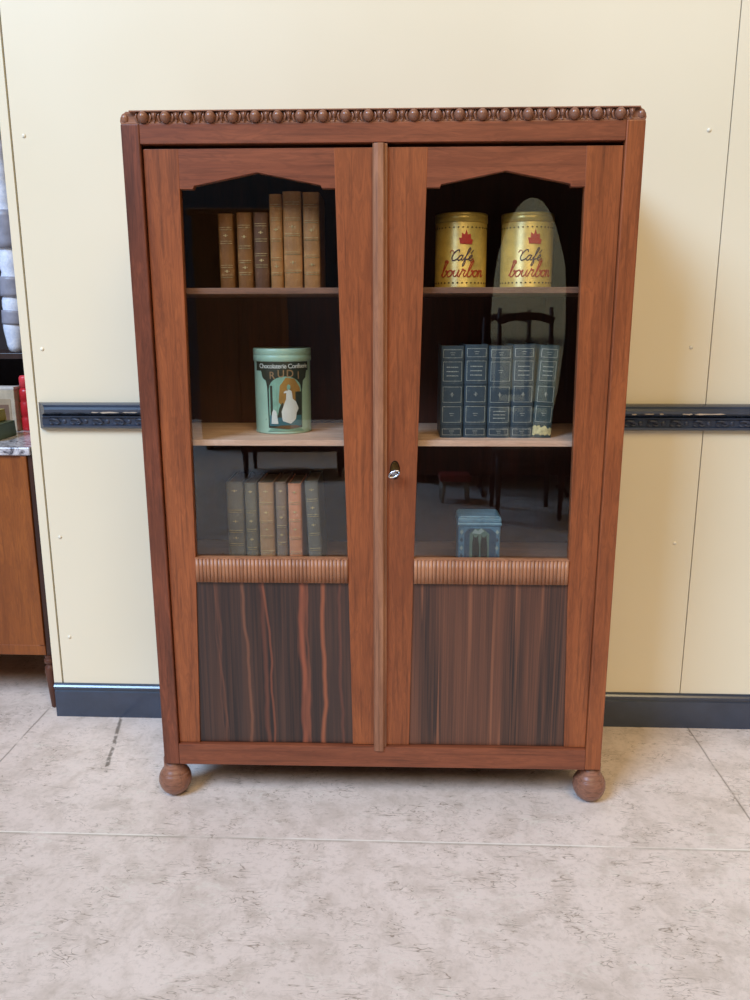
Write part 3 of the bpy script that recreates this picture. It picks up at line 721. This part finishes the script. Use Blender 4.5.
# ------------------------------------------------------------------ commode behind the partition, left
M['cherry'] = wood('commode_veneer', (124, 64, 22), (156, 88, 36), 'z', seed=21, fig=.5, pore=(90, 44, 16))
M['cherry_d'] = wood('commode_dark_strip', (46, 26, 18), (70, 38, 24), 'z', seed=22)
M['leg_w'] = wood('commode_leg', (78, 44, 32), (104, 60, 42), 'z', seed=23)
def marble():
    t = NT('grey_veined_marble'); v = t.coords(); n = t.noise(v, 22, 5, .65, 1.5); m = t.noise(v, 60, 3, .6)
    c = t.ramp(n, [(.36, (70, 66, 74)), (.46, (170, 166, 172)), (.56, (214, 212, 216)), (.68, (140, 120, 126))])
    t.set(c, .22); return t.m
cm = thing('commode', 'orange-brown wooden commode with a veined marble top, standing left of the wall panel', 'commode', (-1.55, .49, 0))
def L(x): return x+1.55
b = MB(); b.box(L(-1.98), L(-1.131), 0, .44, .199, .872); b.box(L(-1.98), L(-1.131), -.002, .01, .199, .235); b.build('carcass', M['cherry'], cm, .002)
for x0, x1 in ((-1.150, -1.131), (-1.98, -1.96)): MB().box(L(x0), L(x1), -.006, .005, .236, .871).build('front_edge_strip', M['cherry'], cm, .0015)
MB().box(L(-1.130), L(-1.113), 0, .44, .199, .872).build('dark_edge_strip', M['cherry_d'], cm, .002)  # narrow dark strip along the right edge of the carcass
MB().box(L(-1.995), L(-1.113), -.012, .455, .873, .899).build('marble_top', marble(), cm, .004)
lp = [(.006, 0), (.009, .004), (.011, .03), (.014, .07), (.018, .115), (.020, .135), (.019, .150), (.013, .156), (.013, .161), (.019, .165), (.020, .178), (.014, .182), (.017, .186), (.018, .200)]
for x, y in ((-1.130, .022), (-1.955, .022), (-1.135, .42), (-1.955, .42)): MB().lathe(lp, seg=20).build('turned_leg', M['leg_w'], cm, loc=(L(x), y, 0))
# books and small things on the marble
def flat_book(name, lab, x0, x1, y0_, y1_, z, h, mat, rz):
    t = thing(name, lab, 'book', ((x0+x1)/2, (y0_+y1_)/2, z), rz, 'books lying on the marble commode'); a, c = (x1-x0)/2, (y1_-y0_)/2
    b = MB(); b.box(-a, a, -c, c, 0, .003); b.box(-a, a, -c, c, h-.003, h); b.box(-a, a, -c, -c+.003, .003, h-.003); b.box(a-.003, a, -c+.003, c, .003, h-.003); b.build('cover', mat, t, .0028)
    MB().box(-a+.004, a-.0035, -c+.0035, c-.004, .0032, h-.0032).build('page_block', M['pages'], t)
flat_book('book', 'thick grey-green book lying at the bottom of the pile on the marble', -1.49, -1.282, .58, .74, .899, .052, leather('grey_green_cloth', (92, 112, 98), .15, .6), .04)
flat_book('book', 'thin olive yellow book lying on top of the grey-green book', -1.49, -1.308, .59, .73, .952, .040, leather('olive_yellow_cloth', (178, 166, 98), .15, .6), .02)
bx = thing('box', 'small beige upright box with a printed front behind the books on the marble', 'box', (-1.372, .84, .899))
MB().box(-.045, .045, 0, .05, 0, .147).build('body', plain('beige_card', (186, 172, 150), .7), bx, .002)
b = MB(); b.box(-.030, .030, -.001, .001, .02, .115); b.box(-.010, .022, -.0016, .001, .03, .095, 1); b.build('printed_front', [plain('beige_print', (166, 146, 120), .7), plain('brown_print', (120, 92, 74), .7)], bx)
MB().box(-.046, .046, -.001, .051, .147, .158).build('lid', plain('pale_lid', (206, 200, 196), .6), bx, .002)
rd = thing('bottle', 'red ridged bottle on the marble, half hidden behind the edge of the wall panel', 'bottle', (-1.300, .88, .899))
MB().lathe([(.001, 0), (.024, 0), (.026, .004), (.026, .045), (.023, .050), (.026, .055), (.026, .100), (.023, .105), (.026, .110), (.026, .140), (.020, .152)], seg=24).build('body', plain('glossy_red', (196, 40, 48), .3), rd)
MB().lathe([(.020, .1525), (.022, .154), (.022, .188), (.018, .195), (.001, .196)], seg=24).build('cap', plain('pink_red_cap', (214, 62, 70), .35), rd)
# dark shelving behind the commode that carries the wrapped post
su = thing('shelf_unit', 'dark brown wooden shelf unit standing in the shade behind the commode', 'shelf unit', (-1.62, 1.02, 0))
M['dkw'] = wood('shaded_dark_wood', (44, 30, 26), (64, 44, 38), 'z', seed=31)
for x in (-.45, .32): MB().box(x-.02, x+.02, 0, .36, 0, 2.3).build('upright', M['dkw'], su, .002)
for z in (.12, .62, 1.145, 1.98): MB().box(-.429, .299, 0, .36, z, z+.022).build('shelf', M['dkw'], su, .002)
MB().box(-.43, .30, .362, .375, .05, 2.3).build('back_board', plain('shelf_back_dark', (40, 30, 32), .8), su)
def wrap_mat():
    t = NT('creased_pale_plastic'); v = t.coords(); n = t.noise(v, 45, 4, .7, 1.5); d = t.noise(v, 70, 2)
    c = t.ramp(n, [(.35, (206, 216, 238)), (.6, (232, 238, 252))])
    t.set(c, .35); t.bump(n, .35, .003); return t.m
wp = thing('wrapped_post', 'pale blue plastic-wrapped post with grey bands, standing left of the wall panel', 'wrapped post', (-1.405, 1.05, 1.168))
pts = []; rr = []
for i in range(40):
    z = .80*i/39; pts.append((.014*math.sin(z*5), .0, z+.003)); rr.append((.042+.003*math.sin(i*1.7)+.002*math.sin(i*3.1))*(.55+.45*min(1, i/3)))
MB().tube(pts, rr, 20).build('plastic_wrap', wrap_mat(), wp)
gb = plain('grey_tape', (150, 150, 164), .4)
for za, zb in ((.10, .15), (.20, .27), (.37, .50)):
    MB().tube([(.014*math.sin(z*5), 0, z+.003) for z in [za+(zb-za)*k/6 for k in range(7)]], .0475, 20).build('tape_band', gb, wp)

# ------------------------------------------------------------------ furniture behind the photographer, seen in the panes
M['ward'] = wood('dark_mahogany', (52, 26, 18), (76, 36, 24), 'z', seed=41, rough=.5)
wd = thing('wardrobe', 'tall dark brown wardrobe reflected across the right door glass', 'wardrobe', (1.25, -4.35, 0))
MB().box(-1.05, 1.05, -.55, 0, .06, 2.95).build('carcass', M['ward'], wd, .004)
for s in (-1, 1): MB().box(min(s*.03, s*1.0), max(s*.03, s*1.0), .001, .02, .14, 2.85).build('door', M['ward'], wd, .004)
for s in (-1, 1): MB().lathe([(.001, .03), (.012, .028), (.014, .018), (.006, .008), (.006, 0)], seg=14).xf(Matrix.Translation((s*.07, .021, 1.2)) @ Matrix.Rotation(-PI/2, 4, 'X')).build('knob', M['brass'], wd)
for x in (-.98, .98):
    for y in (-.5, -.06): MB().box(x-.04, x+.04, y-.04, y+.04, 0, .059).build('foot', M['ward'], wd)
mr = thing('oval_mirror', 'tall pale egg-topped standing mirror reflected over the right coffee tin', 'mirror', (1.02, -3.95, 0))
N = 48
def egg(sx, z0, z1, zc, k=0):
    return [(sx*math.cos(2*PI*i/N)*(1 if math.sin(2*PI*i/N) < 0 else 1), zc+((z1-zc) if math.sin(2*PI*i/N) > 0 else (zc-z0))*math.sin(2*PI*i/N)) for i in range(N)]
MB().prism(egg(.277, .30, 2.12, 1.25), -.012, 0, 'xz').build('frame', M['ward'], mr, .004)
mm = NT('silvered_glass'); mm.set(srgb((235, 238, 225)), .06, 1)
MB().prism(egg(.270, .31, 2.11, 1.25), .001, .004, 'xz').build('mirror_glass', mm.m, mr)
for s in (-1, 1):
    MB().tube([(s*.31, -.02, .03), (s*.31, -.02, 1.3)], .014, 12).build('post', M['ward'], mr)
    MB().tube([(s*.31, -.2, .014), (s*.31, -.02, .05), (s*.31, .16, .014)], .013, 12).build('foot', M['ward'], mr)
MB().tube([(-.31, -.02, .22), (.31, -.02, .22)], .012, 12).build('cross_bar', M['ward'], mr)
ch = thing('chair', 'dark tall-backed wooden chair reflected below the oval mirror in the right pane', 'chair', (.93, -3.30, 0))
for s in (-1, 1):
    MB().tube([(s*.19, -.20, 0), (s*.18, -.18, .45), (s*.18, -.20, 1.0), (s*.17, -.23, 1.36)], [.016, .02, .018, .014], 12).build('back_post', M['ward'], ch)
    MB().tube([(s*.20, .20, 0), (s*.20, .20, .44)], [.014, .022], 12).build('leg', M['ward'], ch)
MB().box(-.23, .23, -.21, .23, .44, .475).build('seat', M['ward'], ch, .008)
MB().tube([(-.19, -.215, 1.27), (-.1, -.22, 1.30), (0, -.225, 1.31), (.1, -.22, 1.30), (.19, -.215, 1.27)], .026, 12, flat=.4).build('top_rail', M['ward'], ch)
MB().tube([(-.18, -.19, .72), (.18, -.19, .72)], .022, 12, flat=.4).build('back_rail', M['ward'], ch)
sl = thing('stool', 'low stool with a red seat and pale legs reflected in the lower right pane', 'stool', (.49, -3.70, 0))
MB().box(-.11, .11, -.09, .09, .155, .20).build('seat', plain('red_seat', (150, 36, 34), .5), sl, .012)
for x in (-.08, .08):
    for y in (-.06, .06): MB().tube([(x*1.2, y*1.2, 0), (x, y, .154)], [.014, .018], 10).build('leg', plain('pale_leg', (200, 196, 186), .5), sl)
ar = thing('armoire', 'brown armoire reflected in the left door glass', 'armoire', (-1.45, -6.0, 0))
M['arm'] = wood('brown_armoire_wood', (140, 92, 48), (168, 112, 62), 'z', seed=44, rough=.6)
MB().box(-.42, .42, -.5, 0, .10, 2.25).build('carcass', M['arm'], ar, .004)
for s in (-1, 1): MB().box(min(s*.012, s*.38), max(s*.012, s*.38), .001, .018, .16, 2.12).build('door', M['arm'], ar, .004)
MB().box(-.46, .46, -.53, .04, 2.251, 2.31).build('cornice', M['arm'], ar, .01)
for x in (-.36, .36):
    for y in (-.44, -.06): MB().lathe([(.03, 0), (.045, .04), (.03, .099)], x, y, 16).build('foot', M['arm'], ar)
tb = thing('table', 'dark low table on casters reflected in the lower left pane', 'table', (-.78, -4.75, 0))
MB().box(-.46, .46, -.3, .3, .30, .34).build('table_top', M['ward'], tb, .006)
MB().box(-.42, .42, -.26, .26, .225, .299).build('apron', M['ward'], tb)
for x in (-.39, .39):
    for y in (-.23, .23):
        l = MB().tube([(x, y, .05), (x, y, .224)], [.018, .026], 12).build('leg', M['ward'], tb)
        MB().lathe([(.001, -.012), (.022, -.012), (.024, 0), (.022, .012), (.001, .012)], seg=18).xf(Matrix.Translation((x, y, .024)) @ Matrix.Rotation(PI/2, 4, 'Y')).build('caster', M['ward'], l)
